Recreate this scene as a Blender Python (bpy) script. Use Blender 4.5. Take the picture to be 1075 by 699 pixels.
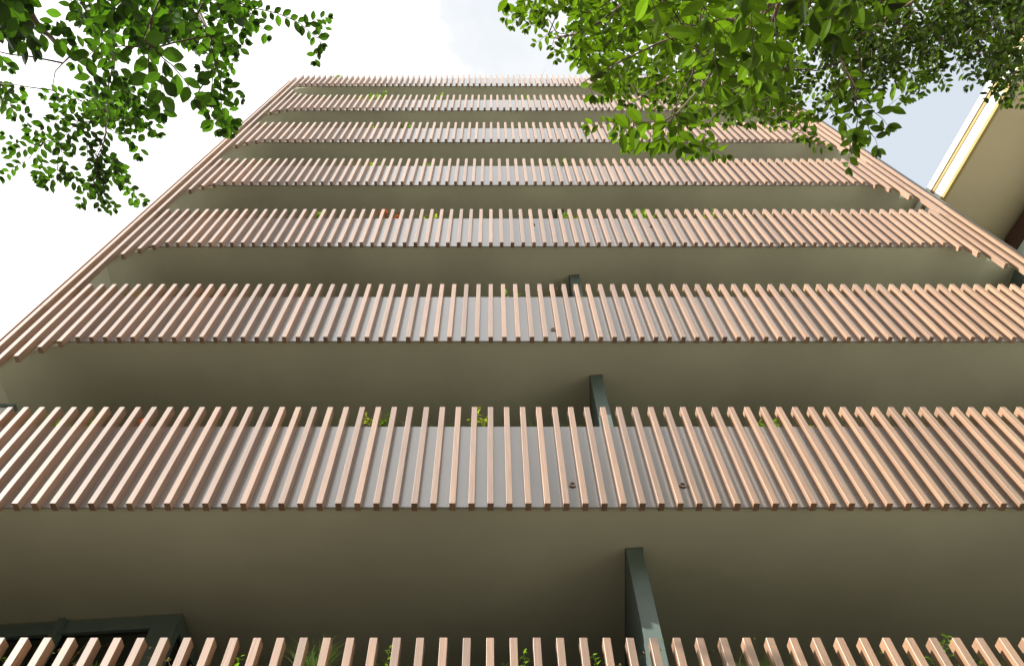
import bpy, bmesh, math, random
from mathutils import Vector, Matrix
R = math.radians

# ------------------------------------------------------------------ scene, camera, sky, sun, exposure
for o in list(bpy.data.objects): bpy.data.objects.remove(o)
S = bpy.context.scene
COL = S.collection
EYE = 1.6                       # eye height of the camera above the pavement
PITCH = R(60.2435)
cam_d = bpy.data.cameras.new('camera'); cam = bpy.data.objects.new('camera', cam_d); COL.objects.link(cam)
cam.location = (0, 0, EYE); cam.rotation_euler = (R(90) + PITCH, 0, 0)
cam_d.sensor_width = 36; cam_d.lens = 795 / 1075 * 36; cam_d.shift_x = 0.02
cam_d.clip_start = 0.05; cam_d.clip_end = 3000
S.camera = cam

SUN = Vector((-1, -.39, .58)).normalized()          # towards the sun
W = bpy.data.worlds.new("World"); S.world = W; W.use_nodes = True
nt = W.node_tree; nt.nodes.clear()
out = nt.nodes.new('ShaderNodeOutputWorld'); bg = nt.nodes.new('ShaderNodeBackground')
sky = nt.nodes.new('ShaderNodeTexSky'); sky.sky_type = 'NISHITA'; sky.sun_disc = False
sky.sun_elevation = math.asin(SUN.z); sky.sun_rotation = math.atan2(SUN.x, SUN.y)
sky.air_density = 1.0; sky.dust_density = 2.0; sky.ozone_density = 1.0
bg.inputs['Strength'].default_value = 0.07
tc = nt.nodes.new('ShaderNodeTexCoord')
# thin high cloud, thickest on the sun's side of the sky
dotn = nt.nodes.new('ShaderNodeVectorMath'); dotn.operation = 'DOT_PRODUCT'; dotn.inputs[1].default_value = (-.8, -.1, .45)
nt.links.new(tc.outputs['Generated'], dotn.inputs[0])
nz = nt.nodes.new('ShaderNodeTexNoise'); nz.inputs['Scale'].default_value = 2.6; nz.inputs['Detail'].default_value = 7; nz.inputs['Roughness'].default_value = .55
nt.links.new(tc.outputs['Generated'], nz.inputs['Vector'])
ma = nt.nodes.new('ShaderNodeMath'); ma.operation = 'MULTIPLY_ADD'; ma.inputs[1].default_value = 1.1; ma.inputs[2].default_value = -.52
nt.links.new(dotn.outputs['Value'], ma.inputs[0])
mb_ = nt.nodes.new('ShaderNodeMath'); mb_.operation = 'MULTIPLY_ADD'; mb_.inputs[1].default_value = 1.9
nt.links.new(nz.outputs['Fac'], mb_.inputs[0]); nt.links.new(ma.outputs[0], mb_.inputs[2])
cr = nt.nodes.new('ShaderNodeValToRGB'); cr.color_ramp.elements[0].position = .38; cr.color_ramp.elements[1].position = .85
cr.color_ramp.elements[0].color = (.85, .85, .85, 1)
nt.links.new(mb_.outputs[0], cr.inputs['Fac'])
mixc = nt.nodes.new('ShaderNodeMix'); mixc.data_type = 'RGBA'
nt.links.new(cr.outputs['Color'], mixc.inputs['Factor']); nt.links.new(sky.outputs['Color'], mixc.inputs['A'])
cr2 = nt.nodes.new('ShaderNodeValToRGB'); cr2.color_ramp.elements[0].position = .35; cr2.color_ramp.elements[1].position = 1.05
e3 = cr2.color_ramp.elements.new(.74); e3.color = (7.3/14, 7.5/14, 7.7/14, 1)
cr2.color_ramp.elements[0].color = (6.2/14, 6.8/14, 7.4/14, 1); cr2.color_ramp.elements[-1].color = (1, 1, 1, 1)
vm = nt.nodes.new('ShaderNodeVectorMath'); vm.operation = 'SCALE'; vm.inputs['Scale'].default_value = 14
nt.links.new(mb_.outputs[0], cr2.inputs['Fac']); nt.links.new(cr2.outputs['Color'], vm.inputs[0]); nt.links.new(vm.outputs[0], mixc.inputs['B'])
nt.links.new(mixc.outputs['Result'], bg.inputs['Color']); nt.links.new(bg.outputs['Background'], out.inputs['Surface'])

sd = bpy.data.lights.new('sun', 'SUN'); sun = bpy.data.objects.new('sun', sd); COL.objects.link(sun)
sd.energy = 5.0; sd.angle = R(.55); sd.color = (1, .95, .87)
sun.rotation_euler = SUN.to_track_quat('Z', 'Y').to_euler(); sun.location = (-30, -12, 30)
S.view_settings.view_transform = 'Standard'; S.view_settings.look = 'None'
S.view_settings.exposure = 0.92; S.view_settings.gamma = 1; S.view_settings.use_curve_mapping = False

# ------------------------------------------------------------------ pixel helper: where a sight line reaches a height or a plane
def at(px, py, Z=None, Y=None):
    e = math.tan(PITCH - math.atan((py - 349.5) / 795.0))
    if Y is None: Y = Z / e
    z = Y * math.cos(PITCH) + Y * e * math.sin(PITCH)
    return Vector(((px - 516) * z / 795.0, Y, Y * e + EYE))
def ray(px, py, Z):
    """point on a sight line at height Z above the eye, also for pixels past the zenith"""
    v = Vector(((px - 516) / 795.0, math.cos(PITCH) - (349.5 - py) / 795.0 * math.sin(PITCH), math.sin(PITCH) + (349.5 - py) / 795.0 * math.cos(PITCH)))
    v *= Z / v.z
    return Vector((v.x, v.y, v.z + EYE))

# ------------------------------------------------------------------ materials
def mat(name, base, rough=.6, spec=.5, var=.08, scale=6, stretch=(1,1,1), bump=0, bscale=40, metal=0, tint=None, rnd=0):
    m = bpy.data.materials.new(name); m.use_nodes = True; n = m.node_tree; L = n.links
    b = n.nodes['Principled BSDF']; b.inputs['Roughness'].default_value = rough
    b.inputs['Specular IOR Level'].default_value = spec; b.inputs['Metallic'].default_value = metal
    t = n.nodes.new('ShaderNodeTexCoord'); mp = n.nodes.new('ShaderNodeMapping'); mp.inputs['Scale'].default_value = stretch
    L.new(t.outputs['Object'], mp.inputs['Vector'])
    nz = n.nodes.new('ShaderNodeTexNoise'); nz.inputs['Scale'].default_value = scale; nz.inputs['Detail'].default_value = 6
    L.new(mp.outputs['Vector'], nz.inputs['Vector'])
    r = n.nodes.new('ShaderNodeValToRGB'); r.color_ramp.elements[0].position = .3; r.color_ramp.elements[1].position = .7
    c0 = [max(0, c * (1 - var)) for c in base]; c1 = [min(1, c * (1 + var)) for c in (tint or base)]
    r.color_ramp.elements[0].color = (*c0, 1); r.color_ramp.elements[1].color = (*c1, 1)
    L.new(nz.outputs['Fac'], r.inputs['Fac']); src = r.outputs['Color']
    if rnd:
        oi = n.nodes.new('ShaderNodeObjectInfo'); mr = n.nodes.new('ShaderNodeMapRange')
        mr.inputs['To Min'].default_value = 1 - rnd; mr.inputs['To Max'].default_value = 1 + rnd
        L.new(oi.outputs['Random'], mr.inputs['Value'])
        hs = n.nodes.new('ShaderNodeHueSaturation'); L.new(mr.outputs['Result'], hs.inputs['Value']); L.new(src, hs.inputs['Color']); src = hs.outputs['Color']
    L.new(src, b.inputs['Base Color'])
    if bump:
        n2 = n.nodes.new('ShaderNodeTexNoise'); n2.inputs['Scale'].default_value = bscale; n2.inputs['Detail'].default_value = 5
        L.new(mp.outputs['Vector'], n2.inputs['Vector']); bp = n.nodes.new('ShaderNodeBump'); bp.inputs['Strength'].default_value = bump; bp.inputs['Distance'].default_value = .01
        L.new(n2.outputs['Fac'], bp.inputs['Height']); L.new(bp.outputs['Normal'], b.inputs['Normal'])
    return m

M = {}
M['soffit'] = mat('soffit_render', (.62, .60, .46), .5, .4, .13, .55, (1, 1, 1), .05, 9)
M['side_glow'] = mat('glow_tinted_render', (.66, .62, .48), .5, .4, .06, .7)  # lighter warm tone stands in for the glow at the left end
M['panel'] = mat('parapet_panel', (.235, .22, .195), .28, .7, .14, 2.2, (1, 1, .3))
M['lip'] = mat('drip_edge', (.20, .19, .16), .5, .4, .1)
M['fin'] = mat('dark_green_metal', (.12, .16, .145), .38, .5, .1, 5)
M['glass'] = mat('window_glass', (.012, .014, .012), .06, .6, .1, 2)
M['darkening_deck'] = mat('darkening_deck_surface', (.07, .06, .045), .8, .3, .2, 8)
M['inner'] = mat('inner_wall', (.12, .11, .08), .8, .2, .08, 1)
M['roof'] = mat('roof_gravel', (.6, .6, .54), .9, .2, .2, 10)
M['soil'] = mat('planter_soil', (.06, .045, .03), .95, .1, .3, 30)
M['trim_brown'] = mat('brown_trim', (.33, .17, .095), .5, .4, .1, 6, (8, 8, .4))
M['trim_grey'] = mat('grey_flashing', (.13, .13, .13), .35, .5, .1, 6, metal=.5)
M['nb_white'] = mat('neighbour_white', (.80, .79, .74), .5, .4, .03, 2)
M['nb_yellow'] = mat('neighbour_ochre', (.30, .21, .06), .55, .4, .1, 4)
M['nb_soffit'] = mat('neighbour_soffit', (.50, .41, .28), .7, .3, .05, .8)
M['nb_brown'] = mat('neighbour_brown', (.09, .04, .028), .5, .4, .1, 4)
M['nb_wall'] = mat('neighbour_wall', (.66, .72, .62), .5, .4, .03, 1.5)
M['bark'] = mat('bark', (.16, .12, .085), .9, .2, .35, 14, (1, 1, .4), .5, 30)
M['twig_red'] = mat('red_brown_twig', (.075, .042, .03), .7, .3, .25, 30)
M['twig_pale'] = mat('pale_twig', (.30, .24, .17), .7, .3, .25, 30)
M['asphalt'] = mat('asphalt', (.05, .05, .052), .9, .3, .25, 40, (1, 1, 1), .3, 200)
M['paving'] = mat('paving', (.15, .138, .11), .85, .3, .12, 3, (1, 1, 1), .2, 60)
M['earth'] = mat('earth', (.52, .53, .40), .95, .2, .2, 1)
M['paint'] = mat('road_paint', (.78, .78, .75), .7, .3, .06, 8)

pb = M['panel'].node_tree.nodes['Principled BSDF']; pb.inputs['Coat Weight'].default_value = 1; pb.inputs['Coat IOR'].default_value = 1.9; pb.inputs['Coat Roughness'].default_value = .2
def batten_mat():
    m = bpy.data.materials.new('oiled_timber_profile'); m.use_nodes = True; n = m.node_tree; L = n.links
    b = n.nodes['Principled BSDF']; b.inputs['Roughness'].default_value = .42; b.inputs['Specular IOR Level'].default_value = .8; b.inputs['Coat Weight'].default_value = 1; b.inputs['Coat Roughness'].default_value = .54; b.inputs['Coat IOR'].default_value = 2.0
    t = n.nodes.new('ShaderNodeTexCoord'); oi = n.nodes.new('ShaderNodeObjectInfo')
    add = n.nodes.new('ShaderNodeVectorMath'); add.operation = 'ADD'
    cmb = n.nodes.new('ShaderNodeCombineXYZ')
    mu = n.nodes.new('ShaderNodeMath'); mu.operation = 'MULTIPLY'; mu.inputs[1].default_value = 37
    L.new(oi.outputs['Random'], mu.inputs[0]); L.new(mu.outputs[0], cmb.inputs[0]); L.new(mu.outputs[0], cmb.inputs[2])
    L.new(t.outputs['Object'], add.inputs[0]); L.new(cmb.outputs[0], add.inputs[1])
    mp = n.nodes.new('ShaderNodeMapping'); mp.inputs['Scale'].default_value = (60, 60, 1.6); L.new(add.outputs[0], mp.inputs['Vector'])
    nz = n.nodes.new('ShaderNodeTexNoise'); nz.inputs['Scale'].default_value = 1.6; nz.inputs['Detail'].default_value = 7; nz.inputs['Roughness'].default_value = .6
    L.new(mp.outputs[0], nz.inputs['Vector'])
    r = n.nodes.new('ShaderNodeValToRGB'); e = r.color_ramp.elements
    e[0].position = .3; e[0].color = (.23, .112, .052, 1); e[1].position = .72; e[1].color = (.44, .25, .14, 1)
    L.new(nz.outputs['Fac'], r.inputs['Fac'])
    mr = n.nodes.new('ShaderNodeMapRange'); mr.inputs['To Min'].default_value = .72; mr.inputs['To Max'].default_value = 1.16
    L.new(oi.outputs['Random'], mr.inputs['Value'])
    hs = n.nodes.new('ShaderNodeHueSaturation'); L.new(mr.outputs['Result'], hs.inputs['Value']); L.new(r.outputs['Color'], hs.inputs['Color'])
    L.new(hs.outputs['Color'], b.inputs['Base Color'])
    bp = n.nodes.new('ShaderNodeBump'); bp.inputs['Strength'].default_value = .25; bp.inputs['Distance'].default_value = .004
    L.new(nz.outputs['Fac'], bp.inputs['Height']); L.new(bp.outputs['Normal'], b.inputs['Normal'])
    return m
M['batten'] = batten_mat()

def leaf_mat(name, dark, light, trans, tw=.5, rough=.38):
    m = bpy.data.materials.new(name); m.use_nodes = True; n = m.node_tree; L = n.links
    b = n.nodes['Principled BSDF']; b.inputs['Roughness'].default_value = rough; b.inputs['Specular IOR Level'].default_value = .45
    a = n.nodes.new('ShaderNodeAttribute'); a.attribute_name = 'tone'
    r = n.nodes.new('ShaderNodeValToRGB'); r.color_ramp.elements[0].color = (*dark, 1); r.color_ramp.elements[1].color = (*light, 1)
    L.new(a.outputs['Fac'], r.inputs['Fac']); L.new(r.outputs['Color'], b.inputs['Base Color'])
    tr = n.nodes.new('ShaderNodeBsdfTranslucent')
    r2 = n.nodes.new('ShaderNodeValToRGB'); r2.color_ramp.elements[0].color = (*[c * .3 for c in trans], 1); r2.color_ramp.elements[1].color = (*[min(1, c * 1.7) for c in trans], 1)
    L.new(a.outputs['Fac'], r2.inputs['Fac']); L.new(r2.outputs['Color'], tr.inputs['Color'])
    mx = n.nodes.new('ShaderNodeMixShader'); mx.inputs[0].default_value = tw
    L.new(b.outputs[0], mx.inputs[1]); L.new(tr.outputs[0], mx.inputs[2]); L.new(mx.outputs[0], n.nodes['Material Output'].inputs['Surface'])
    return m
M['leaf_l'] = leaf_mat('soft_green_leaf', (.014, .036, .005), (.045, .10, .012), (.065, .165, .006), .5, .4)
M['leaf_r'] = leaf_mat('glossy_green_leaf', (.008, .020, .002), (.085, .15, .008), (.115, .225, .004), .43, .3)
M['p_green'] = leaf_mat('planter_green_leaf', (.07, .16, .02), (.17, .30, .03), (.22, .40, .02), .4)
M['p_yellow'] = leaf_mat('planter_yellow_leaf', (.20, .28, .02), (.38, .44, .04), (.4, .5, .03), .4)
M['p_red'] = leaf_mat('planter_red_leaf', (.26, .05, .025), (.38, .12, .05), (.35, .07, .02), .4)
M['p_dry'] = leaf_mat('planter_dry_stalk', (.20, .15, .05), (.34, .28, .10), (.3, .25, .08), .3)

# ------------------------------------------------------------------ mesh helpers
class MB:
    def __init__(s): s.v = []; s.f = []; s.t = []
    def box(s, x0, x1, y0, y1, z0, z1):
        s.hexa([(x0,y0),(x1,y0),(x1,y1),(x0,y1)], z0, z1)
    def hexa(s, q, z0, z1):            # q: four plan corners counter-clockwise
        i = len(s.v); s.v += [(a, b, z0) for a, b in q] + [(a, b, z1) for a, b in q]
        s.f += [(i+3,i+2,i+1,i), (i+4,i+5,i+6,i+7)] + [(i+k, i+(k+1)%4, i+4+(k+1)%4, i+4+k) for k in range(4)]
    def tube(s, pts, rad, n=6):
        pts = [Vector(p) for p in pts]; k = len(pts)
        if k < 2: return
        rr = [rad[0] + (rad[1] - rad[0]) * i / (k - 1) for i in range(k)] if isinstance(rad, tuple) else list(rad)
        base = len(s.v); ref = Vector((.31, .93, .17))
        for i, p in enumerate(pts):
            t = (pts[min(i+1, k-1)] - pts[max(i-1, 0)]).normalized()
            a = t.cross(ref)
            if a.length < .1: a = t.cross(Vector((1, 0, 0)))
            a.normalize(); b = t.cross(a)
            for j in range(n):
                w = 2 * math.pi * j / n
                s.v.append(tuple(p + (a * math.cos(w) + b * math.sin(w)) * rr[i]))
        for i in range(k - 1):
            for j in range(n):
                q = base + i * n; s.f.append((q+j, q+(j+1)%n, q+n+(j+1)%n, q+n+j))
        s.f.append(tuple(base + j for j in range(n))[::-1]); s.f.append(tuple(base + (k-1)*n + j for j in range(n)))
    def leaf(s, p, d, nrm, ln, wd, tone, curl=.12):
        """oval pointed leaf folded along its midrib, curling down to the tip"""
        d = d.normalized(); side = d.cross(nrm)
        if side.length < .05: side = d.cross(Vector((.5, .2, 1)))
        side.normalize(); up = side.cross(d)
        i = len(s.v); f0 = len(s.f)
        st = ((.0, 0), (.12, .46), (.30, .88), (.52, 1.0), (.74, .74), (.90, .34), (1.0, 0)); m = len(st) - 2
        mid = [p + d * (ln * a) - up * (curl * ln * a * a) for a, _ in st]
        s.v += [tuple(q) for q in mid]
        for sg in (1, -1):
            for a, w in st[1:-1]:
                k = st.index((a, w))
                s.v.append(tuple(mid[k] + side * (sg * w * wd * .5) + up * (w * wd * .10)))
        for o, fl in ((m + 2, 0), (2 * m + 2, 1)):
            fs = [(i, i+1, i+o)] + [(i+q, i+q+1, i+o+q, i+o+q-1) for q in range(1, m)] + [(i+m, i+m+1, i+o+m-1)]
            s.f += [tuple(reversed(q)) for q in fs] if fl else fs
        s.t += [tone] * (len(s.f) - f0)
    def blade(s, pts, w, tone):
        i = len(s.v); k = len(pts); f0 = len(s.f)
        for j, p in enumerate(pts):
            ww = w * (1 - j / (k - .6)); s.v += [(p[0]-ww, p[1], p[2]), (p[0]+ww, p[1]+ww*.5, p[2])]
        for j in range(k-1): s.f.append((i+2*j, i+2*j+1, i+2*j+3, i+2*j+2))
        s.t += [tone] * (len(s.f) - f0)
    def build(s, name, m, parent=None, smooth=False, bevel=0):
        me = bpy.data.meshes.new(name); me.from_pydata(s.v, [], s.f); me.materials.append(m)
        if s.t and len(s.t) == len(s.f):
            at_ = me.attributes.new('tone', 'FLOAT', 'FACE'); at_.data.foreach_set('value', s.t)
        if bevel:
            bm = bmesh.new(); bm.from_mesh(me); bmesh.ops.bevel(bm, geom=bm.edges[:], offset=bevel, segments=1, affect='EDGES'); bm.to_mesh(me); bm.free()
        if smooth:
            for p in me.polygons: p.use_smooth = True
        me.update()
        o = bpy.data.objects.new(name, me); COL.objects.link(o); o.parent = parent
        return o
def bx(*a, n='part', m=None, parent=None, bevel=0):
    b = MB(); b.box(*a); return b.build(n, M[m], parent, bevel=bevel)
def empty(name, loc=(0, 0, 0)):
    o = bpy.data.objects.new(name, None); COL.objects.link(o); o.location = loc; o.empty_display_size = .3
    return o
def tag(o, label=None, cat=None, group=None, kind=None):
    if label: o['label'] = label
    if cat: o['category'] = cat
    if group: o['group'] = group
    if kind: o['kind'] = kind
    return o

# ------------------------------------------------------------------ ground
def strip(name, x0, x1, y0, y1, z, m):
    b = MB(); b.v = [(x0,y0,z),(x1,y0,z),(x1,y1,z),(x0,y1,z)]; b.f = [(0,1,2,3)]
    return tag(b.build(name, M[m]), kind='structure')
strip('ground', -1500, 1500, -1500, 1500, -.14, 'earth')
tag(bx(-80, 80, -4.2, 60, -.3, 0, n='pavement', m='paving'), kind='structure')
strip('road', -80, 80, -9.4, -4.2, -.132, 'asphalt')
tag(bx(-80, 80, -13, -9.4, -.3, 0, n='pavement', m='paving'), kind='structure')
lm = MB()
for k in range(-20, 20): lm.box(k*4, k*4+2, -6.86, -6.74, -.131, -.127)
tag(lm.build('road_marking', M['paint']), kind='structure')

# ------------------------------------------------------------------ the apartment building
FY = 4.7; BD = .092; BW = .055; PITCHX = .1710; X0 = .5035
PY = FY + BD - .002                       # face of the parapet panels
XL, XR = -6.04, 8.09
N = 8
bot = [5.143 + 2.98 * (i - 1) + EYE for i in range(N)]
top = [3.72 + EYE, 6.632 + EYE] + [9.61 + 2.98 * i + EYE for i in range(6)]
top[-1] = 24.28 + EYE
sof = [5.18 + 2.98 * (i - 1) + EYE for i in range(N)]          # underside of each balcony slab
ptop = [s + 1.222 for s in sof]
ptop[0] = top[0] - .235
ORD = ['lowest', 'second lowest', 'third lowest', 'fourth lowest', 'fifth lowest', 'sixth lowest', 'second highest', 'highest']
bld = empty('apartment_building', (1, 8, 0))
tag(bld, 'tall apartment block with rows of timber battens in front of its stacked balconies', 'building')
INV = Matrix.Translation((-1, -8, 0))
def P(o):
    o.parent = bld; o.matrix_parent_inverse = INV; return o

def batten_mesh(h):
    b = MB(); b.box(-BW/2, BW/2, 0, BD, 0, h)
    o = b.build('batten', M['batten'], bevel=.0014); me = o.data; bpy.data.objects.remove(o); return me
BM = {}
def batten(k, z0, z1, parent, dy=0):
    h = round(z1 - z0, 3)
    if h not in BM: BM[h] = batten_mesh(h)
    o = bpy.data.objects.new('batten', BM[h]); COL.objects.link(o)
    o.location = (X0 + k * PITCHX, FY + dy, z0); o.parent = parent
    return o
EXT_L = {-36: .45, -35: .24, -34: .10}; EXT_R = {40: .15, 41: .37, 42: .79}
TOP_L = {-36: .66, -35: .27, -34: .12, -33: .05}
rnd = random.Random(4)
for i in range(N):
    scr = P(empty('batten_screen')); scr['label'] = ORD[i] + ' row of timber battens'
    for k in range(-36, 43):
        e = EXT_L.get(k, 0) + EXT_R.get(k, 0)
        if i == N - 1: e = 0
        u = TOP_L.get(k, 0) if i == N - 2 else 0
        batten(k, bot[i] - e, top[i] + u, scr, rnd.uniform(-.0012, .0012))
for side, ks in (('left', (-38, -37)), ('right', (43, 44))):
    scr = P(empty('edge_screen')); scr['label'] = 'full height battens along the %s edge of the facade' % side
    for j, k in enumerate(ks):
        zs = [1.2]; z = 4.6 + .55 * j + (0 if side == 'left' else .3)
        while z < 25: zs.append(z); z += 2.98
        zs.append(top[-1] + (-.25 if k in (-38, 44) else 0))
        for a, b_ in zip(zs[:-1], zs[1:]): batten(k, a, b_ - .006, scr)
P(bx(XL - .035, XL - .02, FY + .01, FY + .16, 0, top[-1] - .75, n='edge_trim', m='trim_brown'))
P(bx(XR + .005, XR + .03, FY + .0, FY + .16, 0, top[-1] - .5, n='edge_trim', m='trim_grey'))

ANG = R(5); UX = Vector((math.cos(ANG), -math.sin(ANG), 0)); UY = Vector((math.sin(ANG), math.cos(ANG), 0))   # the flats behind stand 5 degrees off the screens
def rq(o, x0, x1, y0, y1):
    """plan rectangle in the turned grid of the flats, measured from corner o"""
    return [tuple((Vector(o) + UX * a + UY * b)[:2]) for a, b in ((x0, y0), (x1, y0), (x1, y1), (x0, y1))]
PX0, PX1 = X0 + -37.5 * PITCHX, X0 + 43.4 * PITCHX
for i in range(N):
    s, pt = sof[i], ptop[i]
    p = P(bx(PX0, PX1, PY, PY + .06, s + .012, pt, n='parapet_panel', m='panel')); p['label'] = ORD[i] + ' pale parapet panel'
    P(bx(PX0, PX1, PY + .061, PY + .42, pt - .4, pt - .06, n='planter_soil', m='soil'))
    P(bx(PX0, PX1, PY + .421, PY + .46, s + .25, pt - .02, n='planter_back', m='panel'))
    P(bx(PX0 - .02, PX1 + .02, PY + .004, 9.2, s, s + .24, n='balcony_slab', m='soffit'))
    P(bx(PX0 - .01, PX1 + .01, PY + .462, 9.2, s + .243, s + .27, n='darkening_deck', m='darkening_deck'))  # unseen dark floor, added to keep the balcony recesses dark
    P(bx(PX0 - .02, PX1 + .02, PY - .006, PY + .003, s - .006, s + .009, n='drip_edge', m='lip'))
# back walls, side walls, roof
P(bx(PX0 - .02, PX1 + .02, 9.21, 9.5, 0, sof[-1], n='back_wall', m='inner'))
P(bx(PX0 - .02, PX1 + .02, 9.51, 17, 0, sof[-1] + .24, n='rear_volume', m='inner'))
P(bx(XL - .018, PX0 - .022, PY + .004, 17, 0, sof[-1] + .2, n='side_wall', m='side_glow'))
P(bx(PX1 + .62, PX1 + .80, 9.2, 17, 0, sof[-1] + .2, n='side_wall', m='soffit'))
for i in range(N):
    P(bx(PX1 + .021, PX1 + .60, PY + .25, 9.2, sof[i] + .002, sof[i] + .236, n='balcony_slab', m='soffit'))
    if i: P(bx(PX1 + .54, PX1 + .58, PY + .3, 9.2, sof[i-1] + .27, sof[i] - .002, n='end_screen', m='fin'))
# coved corners between soffit and side wall, the curve the stepped batten ends follow
def cove(x, sg, z, rx, rz):
    b = MB(); n = 20; y0, y1 = PY + .02, 9.19; arc = []
    for k in range(n + 1):
        w = math.pi / 2 * k / n; arc.append((x + sg * rx * k / n, z - rz * (1 - k / n) ** 3.5))
    for a, c in arc: b.v += [(a, y0, c), (a, y1, c)]
    for k in range(n): b.f.append((2*k, 2*k+2, 2*k+3, 2*k+1) if sg > 0 else (2*k, 2*k+1, 2*k+3, 2*k+2))
    for yy in (y0, y1):
        i = len(b.v); b.v += [(x, yy, z)] + [(a, yy, c) for a, c in arc]; b.f.append(tuple(range(i, i + n + 2)))
    o = P(b.build('cove', M['soffit']))
    for p in o.data.polygons[:n]: p.use_smooth = True
for s in sof:
    cove(PX0 - .021, 1, s - .001, 1.2, .5)
# dividing fins on the balconies
for i in range(N - 1):
    z0, z1 = sof[i] + .272, sof[i+1] - .012
    b = MB(); b.hexa(rq((1.262, 5.295, 0), 0, .15, 0, 3.85), z0, z1); P(b.build('dividing_fin', M['fin']))
    b = MB(); b.hexa(rq((1.252, 5.285, 0), 0, .17, 0, 3.85), z1 + .001, z1 + .011); P(b.build('fin_head', M['lip']))
# glazed bay on every balcony, left of centre; corner stands forward of the flat's wall
def glazed(cx, cy, z0, z1, spans, ret=1.0, dark=False):
    w = P(empty('window')); 
    h = .10; n = sum(spans)
    def q(x0, x1, y0, y1, a, b, nm, m):
        g = MB(); g.hexa(rq((cx, cy, 0), x0, x1, y0, y1), a, b); return g.build(nm, M[m], w)
    q(-n, 0, 0, .09, z1 - .17, z1 - .03, 'head_frame', 'fin')
    q(-n, 0, .01, .07, z1 - .029, z1 - .002, 'head_gasket', 'lip')
    q(-n, 0, 0, .09, z0, z0 + .1, 'sill', 'fin')
    x = 0
    q(-.26, -.001, -.004, .10, z0, z1 - .028, 'corner_post', 'fin')
    for k, sp in enumerate(spans):
        x -= sp
        q(x - .035, x + .035, -.06, .085, z0, z1 - .028, 'mullion', 'fin')
        q(x + .036, x + sp - (.262 if k == 0 else .036), .04, .05, z0 + .101, z1 - .171, 'pane', 'glass')
        q(x + .04, x + sp - (.266 if k == 0 else .04), .052, .075, z1 - .25, z1 - .172, 'blind_box', 'lip')
    q(-.10, -.002, .101, ret, z1 - .17, z1 - .03, 'head_frame', 'fin')
    q(-.06, -.03, .11, ret, z0, z1 - .171, 'pane', 'glass')
    q(-.09, -.004, ret - .08, ret + 0, z0, z1 - .171, 'mullion', 'fin')
    return w
for i in range(N - 1):
    z0, z1 = sof[i] + .272, sof[i+1]
    glazed(-3.085, 6.17, z0, z1, [1.2, 1.45], 3.0 if i else 3.0)
for i in range(N - 1):
    z0, z1 = sof[i] + .272, sof[i+1]
    w = P(empty('window'))
    for x in (-1.4, -.1, 3.2, 4.6, 6.0):
        g = MB(); g.box(x, x + 1.18, 9.19, 9.205, z0 + .1, z1 - .35); g.build('pane', M['glass'], w)
        for a, b_ in ((x - .06, x), (x + 1.18, x + 1.24)):
            g = MB(); g.box(a, b_, 9.14, 9.2, z0, z1 - .25); g.build('frame', M['fin'], w)
# white screen with a dark frame at the left end of the third balcony
scn = P(empty('end_screen'))
c = at(17, 425, Y=5.2)
g = MB(); g.box(c.x - .33, c.x - .06, c.y, c.y + .05, c.z - 2.2, c.z - .05); g.build('white_board', M['nb_white'], scn)
g = MB(); g.box(c.x - .33, c.x, c.y - .02, c.y + .07, c.z - .045, c.z); g.build('frame', M['fin'], scn)
g = MB(); g.box(c.x - .055, c.x, c.y - .015, c.y + .07, c.z - 2.2, c.z - .046); g.build('frame', M['fin'], scn)
# weep pipes through the panels
def weep(px, py):
    c = at(px, py, Y=PY)
    b = MB(); n = 14; rings = ((.030, -.004), (.034, -.014), (.023, -.014), (.021, .004))
    for r, dy in rings:
        for j in range(n):
            w = 2 * math.pi * j / n; b.v.append((c.x + r * math.cos(w), c.y + dy, c.z + r * math.sin(w)))
    for a in range(3):
        for j in range(n): b.f.append((a*n + j, a*n + (j+1) % n, (a+1)*n + (j+1) % n, (a+1)*n + j))
    o = P(b.build('weep_pipe', M['batten'])); 
    d = MB(); d.v = [(c.x + .022 * math.cos(2*math.pi*j/n), c.y - .003, c.z + .022 * math.sin(2*math.pi*j/n)) for j in range(n)]; d.f = [tuple(range(n))]
    d.build('bore', M['lip'], o)
for px, py in ((601, 509), (716.5, 509.5), (580.5, 346), (684, 238), (560, 236)): weep(px, py)

# ------------------------------------------------------------------ the neighbouring building, upper right
NO = Vector((8.43, 4.83, 0)); NS = 13.5 / 18; NU = Vector((-.265, .964, 0)).normalized(); NV = Vector((NU.y, -NU.x, 0))
nb = empty('neighbouring_building', (16, 2, 0)); tag(nb, 'cream building at the upper right with a deep overhanging eave and white fascia', 'building')
NINV = Matrix.Translation((-16, -2, 0))
def nbox(a0, a1, b0, b1, z0, z1, name, m, parent=None):
    q = [tuple((NO + NU * a * NS + NV * b * NS)[:2]) for a, b in ((a0, b0), (a0, b1), (a1, b1), (a1, b0))]
    g = MB(); g.hexa(q, max(0, z0 * NS + EYE), z1 * NS + EYE); o = g.build(name, M[m]); o.parent = parent or nb
    if not parent: o.matrix_parent_inverse = NINV
    return o
A0, A1 = -18, 1.0
nbox(A0, A1, .06, 9, 18.0, 18.3, 'eave_soffit', 'nb_soffit')
fa = nbox(A0, A1 + .03, 0, .06, 18.10, 18.45, 'fascia', 'nb_white'); fa['label'] = 'wide lower white fascia band'
nbox(A0, A1 + .02, -.025, .055, 17.985, 18.097, 'drip_edge', 'nb_yellow')
nbox(A0, A1 + .02, -.02, .06, 18.453, 18.555, 'gutter_band', 'nb_yellow')
fb = nbox(A0, A1 + .03, -.05, .06, 18.558, 18.76, 'fascia', 'nb_white'); fb['label'] = 'narrow upper white fascia band'
nbox(A0, A1, .061, 9, 18.301, 18.7, 'roof', 'roof')
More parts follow.
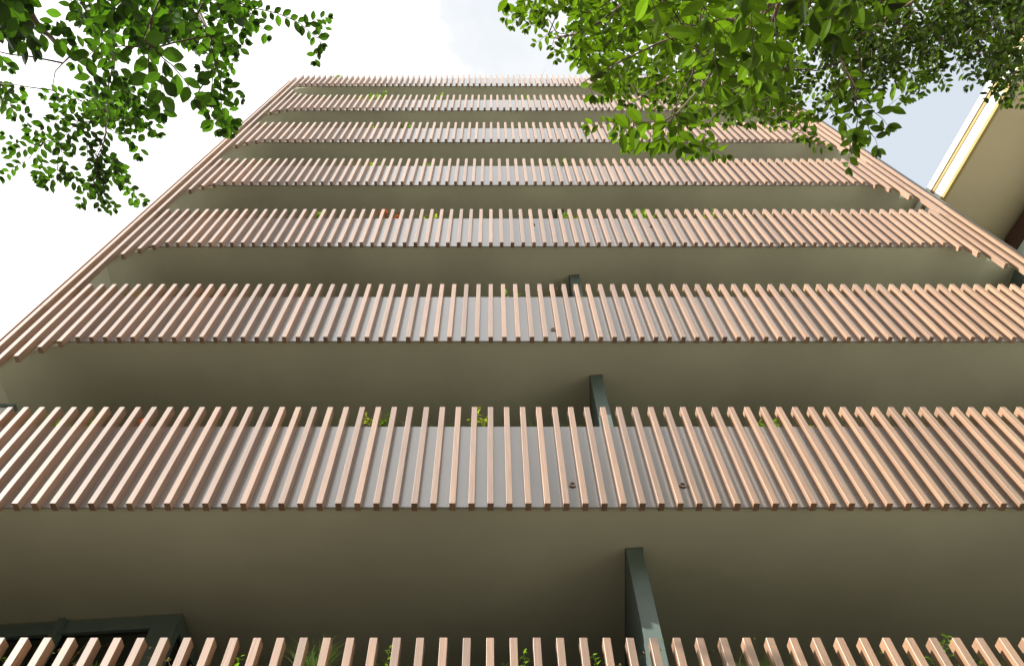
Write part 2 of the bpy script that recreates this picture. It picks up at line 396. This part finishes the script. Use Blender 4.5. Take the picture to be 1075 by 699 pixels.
nbox(A0 + 1, 1.0, 2.06, 8.8, 17.45, 17.93, 'header_beam', 'nb_brown')
nbox(A0 + 1, 1.0, 2.12, 8.75, 17.931, 17.998, 'shadow_gap', 'lip')
nbox(A0 + 1, .95, 2.12, 8.7, -9, 17.449, 'wall', 'nb_wall')
for k in range(6):
    for j in range(4):
        a = -14 + j * 3.6
        f = nbox(a, a + 1.6, 2.05, 2.118, -.5 + k * 2.9, 1.2 + k * 2.9, 'window', 'nb_brown')
        g = nbox(a + .1, a + 1.5, 2.03, 2.048, -.4 + k * 2.9, 1.1 + k * 2.9, 'pane', 'glass'); g.matrix_parent_inverse = Matrix.Identity(4)
        g.parent = f; g.matrix_parent_inverse = NINV.inverted() @ NINV

# ------------------------------------------------------------------ unseen building added across the street to cut low sky light
ob = empty('added_sky_blocking_building', (0, -13, 0)); tag(ob, 'plain rendered building added unseen across the street to block low sky', 'building')
def obx(*a, n, m, parent=None):
    o = bx(*a, n=n, m=m); o.parent = parent or ob; o.matrix_parent_inverse = Matrix.Translation((0, 13, 0)) if not parent else Matrix.Identity(4); return o
M['opp'] = mat('opposite_render', (.5, .46, .37), .8, .3, .08, 1)
obx(-46, 34, -25, -13.12, -.1, 12.9, n='wall', m='opp'); obx(-46.2, 34.2, -25.2, -12.9, 12.91, 13.2, n='roof', m='roof')  # roof kept pale to bounce sunlight towards the upper soffits
for k in range(19):
    for j in range(4):
        x = -43 + k * 4.1; z = .9 + j * 2.9
        obx(x, x + 1.5, -13.11, -13.06, z, z + 1.7, n='window', m='glass')
        obx(x - .12, x + 1.62, -13.11, -12.98, z - .12, z - .003, n='sill', m='nb_white')

# ------------------------------------------------------------------ planter plants
NTH = ['first','second','third','fourth','fifth','sixth','seventh','eighth','ninth','tenth','eleventh','twelfth','thirteenth','fourteenth','fifteenth','sixteenth','seventeenth','eighteenth','nineteenth','twentieth']
ROWN = ['lowest','second','third','fourth','fifth','sixth','seventh','highest']
LOOK = {'grass': ('tuft of thin green grass blades', 'grass_tuft', 'grass tuft', 'p_green'),
        'feather': ('dense feathery bright green grass clump', 'grass_tuft', 'grass tuft', 'p_green'),
        'leafy': ('small green leafy sprig', 'leafy_plant', 'plant', 'p_green'),
        'yellow': ('small yellow leaved sprig', 'leafy_plant', 'plant', 'p_yellow'),
        'red': ('small red leaved sprig', 'leafy_plant', 'plant', 'p_red'),
        'dry': ('thin dry brown stalks', 'dry_stalks', 'plant', 'p_dry')}
PL = {0: [(8,'leafy',.1),(64,'dry',.34),(92,'grass',.12),(176,'dry',.24),(240,'leafy',.08),(326,'feather',.36),(403,'leafy',.14),(428,'grass',.12),(532,'grass',.15),(552,'leafy',.13),(640,'leafy',.1),(700,'dry',.34),(775,'dry',.38),(800,'feather',.16),(826,'grass',.22),(884,'grass',.14),(955,'leafy',.14),(1000,'leafy',.14),(1026,'leafy',.24),(1048,'grass',.22)],
      1: [(57,'leafy',.12),(73,'yellow',.05),(90,'leafy',.05),(146,'red',.14),(162,'dry',.18),(358,'leafy',.16),(372,'grass',.16),(390,'yellow',.14),(402,'leafy',.12),(425,'dry',.12),(452,'dry',.26),(477,'leafy',.1),(505,'yellow',.24),(560,'grass',.2),(600,'grass',.24),(694,'dry',.12),(735,'dry',.14),(803,'leafy',.08),(820,'leafy',.14),(856,'yellow',.06)],
      2: [(138,'yellow',.16),(213,'red',.24),(228,'dry',.2),(252,'dry',.3),(292,'dry',.14),(410,'grass',.14),(433,'grass',.2),(535,'leafy',.06),(578,'dry',.36),(622,'grass',.16),(690,'leafy',.1),(742,'dry',.16),(845,'dry',.3),(920,'leafy',.12),(1003,'yellow',.24)],
      3: [(260,'dry',.2),(330,'leafy',.14),(405,'red',.34),(432,'dry',.3),(452,'yellow',.2),(470,'grass',.2),(598,'leafy',.2),(612,'yellow',.12),(673,'leafy',.44),(690,'leafy',.26),(750,'yellow',.36),(884,'dry',.2)],
      4: [(393,'yellow',.6),(408,'leafy',.22),(455,'leafy',.2),(480,'dry',.3),(590,'leafy',.25),(655,'dry',.2),(880,'dry',.3)],
      5: [(365,'dry',.3),(390,'leafy',.25),(425,'leafy',.2),(541,'grass',.5),(556,'grass',.6)],
      6: [(385,'yellow',.6),(395,'leafy',.4),(460,'leafy',.3),(560,'leafy',.3)],
      7: [(358,'leafy',.5),(532,'dry',.7),(568,'dry',.7)]}
def make_plant(kind, h, loc, rg):
    b = MB(); z = Vector((0, 0, 0)); up = Vector((0, 0, 1)); big = 1 + .9 * max(0, h - .2)
    if kind in ('grass', 'feather', 'dry'):
        n = {'grass': 20, 'feather': 90, 'dry': 6}[kind]
        for _ in range(n):
            a = rg.uniform(0, 2*math.pi); sp = rg.uniform(.1, .6) * (h + .06); x0 = rg.uniform(-.05, .05) * (1.4 if kind == 'feather' else 1)
            hh = (h + .06) * rg.uniform(.55, 1); p = []
            for k in range(5):
                t = k / 4; p.append((x0 + math.cos(a) * sp * t * t, math.sin(a) * sp * t * t * .5, hh * (t - .18 * t * t * t)))
            w = {'grass': .0036, 'feather': .0038, 'dry': .0026}[kind] * (1.5 if h > .4 else 1)
            b.blade(p, w, rg.random())
            if kind == 'dry' and rg.random() < .9:
                for q in range(4):
                    c = Vector(p[-1 - q // 2]) + Vector((rg.uniform(-.015, .015), 0, rg.uniform(-.03, .0)))
                    b.leaf(c, Vector((rg.uniform(-1, 1), -.3, rg.uniform(-.3, 1))), up, .022, .010, rg.random())
    else:
        ns = 2 if h < .12 else 3 if h < .3 else 4
        for s_ in range(ns):
            a = rg.uniform(0, 2*math.pi); lean = rg.uniform(.1, .5) * h; x0 = rg.uniform(-.03, .03)
            hh = (h + .05) * (1 if s_ == 0 else rg.uniform(.45, .85)); pts = []
            for k in range(5):
                t = k / 4; pts.append(Vector((x0 + math.cos(a) * lean * t, math.sin(a) * lean * t * .6, hh * t)))
            m0 = len(b.f); b.tube(pts, (.0028, .0014), 4); b.t += [.2] * (len(b.f) - m0)
            nl = 4 + int(hh * 26)
            for q in range(nl):
                t = .35 + .65 * (q + 1) / nl; f = t * 4; i0 = min(3, int(f)); p = pts[i0].lerp(pts[i0+1], f - i0)
                w = q * 2.4 + rg.uniform(-.5, .5)
                d = Vector((math.cos(w), math.sin(w) * .8, rg.uniform(-.1, .7)))
                ln = rg.uniform(.035, .055) * big
                b.leaf(p, d, up + Vector((rg.uniform(-.5, .5), -.5, 0)), ln, ln * .55, rg.random())
    lk = LOOK[kind]
    o = b.build(lk[1], M[lk[3]]); o.location = loc; return o
for r, lst in PL.items():
    lst = sorted(lst)
    for j, (px, kind, h) in enumerate(lst):
        rg = random.Random(r * 100 + j)
        ty = 349.5 + 795 * math.tan(PITCH - math.atan((ptop[r] - EYE) / (PY + .1)))
        c = at(px, ty, Y=PY + .10)
        el = (ptop[r] - EYE) / PY
        o = make_plant(kind, h * .8 + .06 + .08 * el + (.05 if r == 0 else 0), (c.x, PY + .075 + rg.uniform(0, .02), ptop[r] - .062), rg)
        place = 'lowest planter' if r == 0 else 'highest planter' if r == 7 else '%s planter up' % ROWN[r]
        tag(o, '%s, %s from the left in the %s' % (LOOK[kind][0], NTH[j], place), LOOK[kind][2], 'plants growing in the balcony planters')

# ------------------------------------------------------------------ trees
UPV = Vector((0, 0, 1))
class Tree:
    def __init__(s, seed, hubs, scale=1):
        s.scale = scale
        s.r = random.Random(seed); s.leaves = MB(); s.big = MB(); s.tw = MB(); s.hubs = hubs; s.nodes = []; s.pale = MB()
    def rv(s, a=1): return Vector((s.r.uniform(-a, a), s.r.uniform(-a, a), s.r.uniform(-a, a)))
    def spray(s, pts, ln, wid=.52, rad=.003, step=.55, side_twigs=.0, droop=.15, tilt=.35, start=0, tone=(0, 1), tw=None):
        tw = tw or s.tw
        tw.tube(pts, (rad, max(.0008, rad * .35)), 5)
        d = start * ln; sg = 1; prev = pts[0]
        for a, b in zip(pts[:-1], pts[1:]):
            seg = (b - a); L = seg.length
            if L < 1e-5: continue
            t = seg / L
            side = t.cross(UPV); side = side.normalized() if side.length > .2 else Vector((1, 0, 0))
            while d < L:
                p = a + t * d
                dirv = t * s.r.uniform(.35, .9) + side * sg * s.r.uniform(.6, 1.1) + s.rv(.22) - UPV * droop
                nr = UPV + s.rv(tilt)
                l = ln * s.scale * s.r.uniform(.68, 1.12)
                s.leaves.leaf(p + dirv.normalized() * l * .08, dirv, nr, l, l * wid * s.r.uniform(.85, 1.1), s.r.uniform(*tone), s.r.uniform(.0, .16))
                if side_twigs and s.r.random() < side_twigs:
                    q = p; pp = [p]; dd = (t * .6 + side * sg + s.rv(.5)).normalized()
                    for _ in range(s.r.randint(2, 4)):
                        q = q + dd * ln * .8; dd = (dd + s.rv(.25) - UPV * .08).normalized(); pp.append(q)
                    s.spray(pp, ln * .92, wid, rad * .6, step, 0, droop, tilt, .3, tone, tw)
                sg = -sg; d += ln * step * s.r.uniform(.8, 1.2)
            d -= L
        t = (pts[-1] - pts[-2]).normalized()
        for w in (-.5, 0, .5):
            side = t.cross(UPV); s.leaves.leaf(pts[-1], t + side * w + s.rv(.15), UPV + s.rv(tilt), ln * .8, ln * .8 * wid, s.r.uniform(*tone))
    def path(s, px, Z, wob=.03):
        out = []
        for k, q in enumerate(px):
            z = Z if not isinstance(Z, tuple) else Z[0] + (Z[1] - Z[0]) * k / max(1, len(px) - 1)
            out.append(ray(q[0], q[1], z + s.r.uniform(-wob, wob)))
        fine = [out[0]]
        for a, b in zip(out[:-1], out[1:]):
            fine += [a.lerp(b, .5) + s.rv(.012), b]
        return fine
    def link(s, p, rad=.006):
        """thin branch from a hub or node out to p"""
        cand = min(s.nodes or s.hubs, key=lambda h: (h - p).length)
        m1 = cand.lerp(p, .35) + s.rv(.12) * (cand - p).length * .5; m2 = cand.lerp(p, .7) + s.rv(.08) * (cand - p).length * .5
        s.tw.tube([cand, m1, m2, p], (rad, rad * .5), 5)
        s.nodes += [m2, p]

def inside(x, y, poly):
    c = False; j = len(poly) - 1
    for i in range(len(poly)):
        (xi, yi), (xj, yj) = poly[i], poly[j]
        if (yi > y) != (yj > y) and x < (xj - xi) * (y - yi) / (yj - yi) + xi: c = not c
        j = i
    return c
def fill(T, poly, n, Z, ln, nseg=(3, 5), wid=.52, margin=6, tone=(0, 1), tilt=.4, side=.15):
    xs = [p[0] for p in poly]; ys = [p[1] for p in poly]; k = 0; guard = 0
    while k < n and guard < n * 30:
        guard += 1
        x, y = T.r.uniform(min(xs), max(xs)), T.r.uniform(min(ys), max(ys))
        if not inside(x, y, poly): continue
        z = T.r.uniform(*Z); l = T.r.uniform(*ln) if isinstance(ln, tuple) else ln
        p = ray(x, y, z); pts = [p]; a = T.r.gauss(math.pi/2, 1.0)       # mostly away from the trunk, towards the facade
        d = Vector((math.cos(a), math.sin(a), T.r.uniform(-.25, .1)))
        for _ in range(T.r.randint(*nseg)):
            p = p + d * l * .75; d = (d + T.rv(.25)).normalized(); pts.append(p)
        # stay inside the outline
        e = pts[-1] - Vector((0, 0, EYE)); zc = e.y * math.cos(PITCH) + e.z * math.sin(PITCH)
        ex, ey = 516 + e.x / zc * 795, 349.5 - 795 * (e.z * math.cos(PITCH) - e.y * math.sin(PITCH)) / zc
        if y > -10 and not inside(ex, ey, poly): continue
        T.spray(pts, l, wid, .0025, .55, side, .15, tilt, 0, tone); k += 1
        if T.r.random() < .5: T.link(pts[0], .005)

def finish(T, root, trunk_pts, trunk_r, limbs, leafm, twigm):
    tk = MB(); tk.tube(trunk_pts, trunk_r, 14)
    for pts, rr in limbs: tk.tube(pts, rr, 9)
    base = Vector(root.location); inv = Matrix.Translation(-base)
    for o in (tk.build('trunk', M['bark'], root, True), T.tw.build('twigs', twigm, root, True), T.leaves.build('crown', leafm, root)):
        o.matrix_parent_inverse = inv
    if T.pale.v:
        o = T.pale.build('pale_branch', M['twig_pale'], root, True); o.matrix_parent_inverse = inv

def curve(a, b, bow, n=6):
    a, b, bow = Vector(a), Vector(b), Vector(bow); return [a.lerp(b, i / n) + bow * math.sin(math.pi * i / n) for i in range(n + 1)]

# --- left tree
lt = empty('broadleaf_tree', (-3.4, -2.6, 0)); tag(lt, 'tree hanging into the top left corner with oval green leaves on thin drooping twigs', 'tree')
h1, h2, h3 = ray(15, -40, 4.2), ray(140, -50, 5.0), ray(190, -60, 7.0)
T = Tree(11, [h1, h2, h3], 1.35)
fork = Vector((-3.3, -2.3, 4.2))
limbs = [(curve(fork, h1, (0, 0, .3)), (.07, .025)), (curve(fork, h2, (0, 0, .5)), (.08, .025)), (curve(fork, h3, (0, -.2, .8)), (.08, .03)),
         (T.path([(15, -40), (30, 10), (45, 33), (60, 47), (75, 58)], (4.2, 3.9), .02), (.02, .008)),
         (T.path([(140, -50), (132, 0), (127, 18), (121, 33)], (5, 4.8), .02), (.022, .01)),
         (T.path([(121, 33), (118, 60), (116, 80), (113, 110), (111, 140)], (4.8, 6.5), .02), (.008, .004)),
         (T.path([(190, -60), (208, 10), (225, 45)], (7, 4.6), .02), (.02, .006)),
         (T.path([(190, -60), (150, 20), (165, 50)], (7, 4.2), .02), (.012, .005)),
         (T.path([(75, 58), (58, 75), (55, 95)], (3.9, 6.8), .02), (.005, .003))]
T.nodes = [h1, h2, h3] + [p for l in limbs[3:] for p in l[0]]
PA = [(-40, -40), (62, -40), (60, 8), (46, 42), (36, 58), (18, 72), (-40, 74)]
PB = [(66, -30), (150, -30), (165, 40), (160, 66), (140, 76), (122, 96), (92, 92), (74, 62), (92, 44), (68, 14)]
PC = [(150, -30), (240, -30), (258, 20), (256, 44), (236, 64), (218, 50), (190, 56), (172, 48), (156, 34)]
PD = [(100, 90), (118, 92), (150, 98), (162, 108), (150, 132), (128, 128), (100, 128), (84, 118), (92, 104)]
fill(T, PA, 18, (3.3, 3.9), .07, wid=.62, tilt=.28); fill(T, PB, 22, (3.6, 4.6), (.055, .07), wid=.6, tilt=.28)
fill(T, PC, 28, (3.8, 6.0), (.05, .065), wid=.6, tilt=.3); fill(T, PD, 16, (6.2, 7.4), .065)
for px, Z, ln in [
    ([(228, -8), (262, 8), (290, 14), (315, 25), (330, 38), (338, 46)], 4.9, .05),
    ([(258, 6), (270, 24), (281, 38)], 4.9, .05), ([(240, 10), (262, 24), (258, 30)], 4.7, .05),
    ([(222, 38), (225, 62), (223, 84), (221, 104), (228, 136)], 4.2, .058),
    ([(226, 66), (232, 90), (233, 112), (234, 138)], 4.4, .05),
    ([(236, 40), (248, 52), (258, 46)], 5.2, .05), ([(232, 50), (245, 66), (240, 76)], 5.4, .048),
    ([(150, 42), (172, 62), (190, 80), (204, 104)], 3.6, .075), ([(156, 52), (156, 78), (166, 96)], 3.8, .07),
    ([(204, 104), (218, 116), (232, 136)], 4.2, .055),
    ([(130, 95), (105, 102), (86, 106), (62, 98), (46, 100)], 7.0, .05), ([(80, 104), (66, 108), (56, 110)], 7, .045),
    ([(112, 124), (132, 116), (152, 106), (160, 102)], 7.0, .055), ([(150, 106), (160, 122), (166, 140)], 7.0, .055), ([(140, 112), (150, 124), (156, 138)], 7.2, .055),
    ([(110, 122), (90, 130), (72, 140), (62, 150)], 6.8, .055), ([(92, 128), (66, 124), (46, 132)], 6.8, .055), ([(62, 148), (44, 150), (26, 156), (14, 156)], 7.0, .052),
    ([(62, 150), (66, 164), (60, 180), (50, 196)], 7.0, .055), ([(46, 150), (38, 164), (50, 178)], 7.2, .055), ([(26, 170), (14, 176), (3, 186)], 7.2, .05), ([(60, 178), (66, 186)], 7, .05),
    ([(112, 138), (105, 154), (98, 170), (102, 184), (92, 200), (84, 214)], 6.6, .052), ([(100, 176), (118, 186), (136, 196), (150, 212)], 6.6, .052),
    ([(120, 140), (136, 144), (146, 150), (147, 164)], 6.8, .055), ([(116, 170), (130, 186), (142, 214)], 6.8, .045), ([(98, 190), (102, 204), (104, 218)], 6.8, .045),
    ([(118, 184), (108, 196), (98, 204)], 6.8, .05), ([(92, 150), (92, 166), (100, 176)], 6.6, .05), ([(108, 160), (120, 168), (126, 178)], 6.6, .05),
    ([(0, 88), (8, 98), (20, 94)], 7.0, .052), ([(2, 104), (12, 110), (14, 122)], 7.0, .052), ([(-10, 96), (4, 112), (22, 108)], 7.2, .05), ([(-20, 50), (0, 58), (10, 72)], 4.5, .055)]:
    pts = T.path(px, Z); T.link(pts[0], .006); T.spray(pts, ln * (1.35 if Z > 6 else 1.0), .6, .0042, .5, .12, .08, .22)
for px in ([(18, 56), (24, 72), (34, 82), (42, 86)], [(-5, 78), (5, 86), (10, 95)], [(-5, 164), (14, 170), (26, 176)], [(120, 76), (132, 92), (142, 106)], [(116, 76), (124, 88), (128, 100)]):
    T.tw.tube(T.path(px, 5.0), (.0022, .001), 4)
finish(T, lt, [(-3.4, -2.6, -.05), (-3.45, -2.5, 1.2), (-3.35, -2.4, 2.8), fork], (.2, .13), limbs, M['leaf_l'], M['twig_red'])

# --- right tree
rt = empty('ficus_tree', (3.6, -3.2, 0)); tag(rt, 'dense tree filling the top right corner with glossy leaves, bright on its left side', 'tree')
g1, g2, g3, g4 = ray(690, -60, 5.0), ray(830, -40, 4.3), ray(960, -60, 7.0), ray(1080, -50, 8.0)
T = Tree(23, [g1, g2, g3, g4], 1.2)
fork = Vector((3.3, -2.6, 4.4))
limbs = [(curve(fork, g1, (-.2, 0, .4)), (.08, .03)), (curve(fork, g2, (0, 0, .3)), (.10, .035)), (curve(fork, g3, (.1, 0, .6)), (.10, .03)), (curve(fork, g4, (.3, 0, .5)), (.09, .03)),
         (T.path([(830, -40), (812, 2), (802, 12)], (4.3, 4.2), .01), (.03, .014)),
         (T.path([(802, 12), (775, 20), (735, 28), (690, 46), (640, 70), (610, 88)], (4.2, 4.6), .02), (.010, .003)),
         (T.path([(830, -40), (845, 8), (866, 28), (880, 50), (890, 78), (900, 110)], (4.3, 4.9), .02), (.012, .004)),
         (T.path([(960, -60), (960, 0), (900, 40), (905, 90)], (7, 7.5), .05), (.03, .008)),
         (T.path([(1080, -50), (1040, 10), (1000, 50)], (8, 8.5), .05), (.03, .008)),
         (T.path([(1080, -50), (1060, 30), (1055, 80)], (8, 8.5), .05), (.03, .008)),
         (T.path([(690, -60), (660, 0), (620, 30), (585, 40), (575, 38)], (5, 6), .03), (.015, .004)),
         (T.path([(830, -40), (800, 60), (790, 110)], (5.5, 7.5), .03), (.02, .006)),
         (T.path([(690, -60), (700, 40), (680, 90)], (6, 7.5), .03), (.02, .006))]
pale = T.path([(802, 12), (775, 42), (752, 70), (730, 98), (708, 122)], (4.2, 3.6), .01)
T.pale.tube(pale, (.011, .004), 7)
T.nodes = [g1, g2, g3, g4] + [p for l in limbs[4:] for p in l[0]]
# back layer of small leaves
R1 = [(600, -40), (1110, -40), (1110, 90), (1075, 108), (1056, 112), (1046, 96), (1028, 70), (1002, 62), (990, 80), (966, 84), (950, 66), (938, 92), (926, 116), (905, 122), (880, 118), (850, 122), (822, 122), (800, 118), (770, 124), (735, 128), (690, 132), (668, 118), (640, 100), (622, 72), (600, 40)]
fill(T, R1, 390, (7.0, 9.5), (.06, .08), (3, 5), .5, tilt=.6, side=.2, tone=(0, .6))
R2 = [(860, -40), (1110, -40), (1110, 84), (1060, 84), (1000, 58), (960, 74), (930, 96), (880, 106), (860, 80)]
fill(T, R2, 170, (6.5, 8.5), (.055, .075), (3, 5), .5, tilt=.6, side=.2, tone=(0, .3))  # leaves toned darker here to imitate the crown's shaded right side
# middle layer, left half
R3 = [(560, -30), (800, -30), (850, 60), (845, 118), (800, 116), (760, 132), (712, 136), (672, 112), (640, 104), (626, 78), (600, 58), (582, 34)]
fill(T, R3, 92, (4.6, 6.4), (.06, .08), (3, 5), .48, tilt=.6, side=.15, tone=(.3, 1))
# near layer of large leaves
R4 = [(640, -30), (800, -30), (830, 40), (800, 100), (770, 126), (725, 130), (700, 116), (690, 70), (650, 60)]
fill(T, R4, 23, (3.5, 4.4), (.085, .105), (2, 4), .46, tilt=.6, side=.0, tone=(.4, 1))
R5 = [(800, -30), (930, -30), (922, 30), (900, 60), (860, 70), (830, 30)]
fill(T, R5, 12, (3.0, 3.8), (.085, .10), (2, 3), .52, tilt=.5, side=.0, tone=(0, .5))  # low leaf tones again put the right side's shade into the colour
for px, Z, ln in [
    ([(600, 4), (580, 12), (566, 10), (552, 6)], 5.6, .055), ([(596, 36), (582, 32), (570, 40), (562, 46)], 5.8, .055), ([(585, 36), (580, 46), (584, 56)], 5.8, .055), ([(572, -14), (556, -2), (548, 2)], 5.4, .06), ([(548, -14), (536, -2), (532, 3)], 3.6, .08), ([(575, 20), (562, 28), (556, 26)], 5.8, .05), ([(610, 44), (600, 56), (604, 66)], 5.8, .055),
    ([(690, 46), (660, 60), (630, 78), (618, 92), (622, 100)], 4.5, .08), ([(650, 62), (628, 66), (616, 70)], 4.6, .075), ([(640, 70), (636, 90), (632, 100)], 4.6, .075),
    ([(660, 110), (652, 122), (648, 132)], 5.2, .07), ([(658, 116), (654, 130), (658, 140)], 5.3, .065), ([(665, 128), (664, 144), (656, 156)], 5.4, .065), ([(662, 142), (668, 156)], 5.4, .06),
    ([(708, 120), (700, 132), (696, 150)], 3.6, .085), ([(710, 120), (712, 136), (714, 154)], 3.6, .085), ([(706, 122), (690, 134), (682, 150)], 3.7, .08), ([(714, 118), (722, 134), (724, 150)], 3.7, .08),
    ([(745, 128), (740, 142), (732, 160)], 5.2, .065), ([(744, 138), (736, 150), (728, 164)], 5.4, .06), ([(770, 122), (772, 130), (764, 132)], 5.8, .06),
    ([(800, 118), (804, 128), (812, 134)], 5.8, .055), ([(835, 112), (840, 128), (838, 144)], 5.6, .06), ([(846, 116), (850, 132), (846, 146)], 5.6, .06), ([(820, 110), (822, 124), (830, 130)], 5.8, .06),
    ([(890, 76), (898, 104), (904, 130), (904, 148)], 4.6, .085), ([(900, 100), (918, 118), (932, 132)], 4.5, .09), ([(896, 110), (884, 126), (896, 140)], 4.5, .085), ([(902, 122), (914, 140), (922, 156)], 4.5, .08), ([(900, 128), (898, 142), (894, 154)], 4.6, .08), ([(880, 90), (872, 108), (876, 122)], 4.8, .08),
    ([(952, 70), (962, 84), (966, 100)], 7.2, .065), ([(944, 80), (954, 92), (956, 104)], 7.2, .065), ([(962, 76), (972, 88), (970, 96)], 7.2, .065),
    ([(984, 68), (990, 80), (994, 92)], 7.6, .065), ([(1002, 56), (1006, 68), (1012, 80)], 7.6, .065), ([(1020, 60), (1030, 70), (1032, 76)], 7.6, .065),
    ([(1046, 84), (1050, 96), (1056, 108)], 7.4, .07), ([(1060, 90), (1066, 100), (1072, 110)], 7.4, .07), ([(1038, 60), (1046, 80), (1044, 96)], 7.4, .07)]:
    pts = T.path(px, Z); T.link(pts[0], .004); T.spray(pts, ln, .48, .003, .5, .1, .15, .4, tone=(.2, 1))
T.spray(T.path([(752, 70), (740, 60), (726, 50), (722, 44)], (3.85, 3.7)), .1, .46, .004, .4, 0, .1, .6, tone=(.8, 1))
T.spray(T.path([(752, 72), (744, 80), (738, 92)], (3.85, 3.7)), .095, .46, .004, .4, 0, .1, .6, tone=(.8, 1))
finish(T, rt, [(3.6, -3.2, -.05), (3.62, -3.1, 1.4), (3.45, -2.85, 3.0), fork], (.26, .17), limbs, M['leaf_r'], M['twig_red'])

S.render.engine = 'CYCLES'
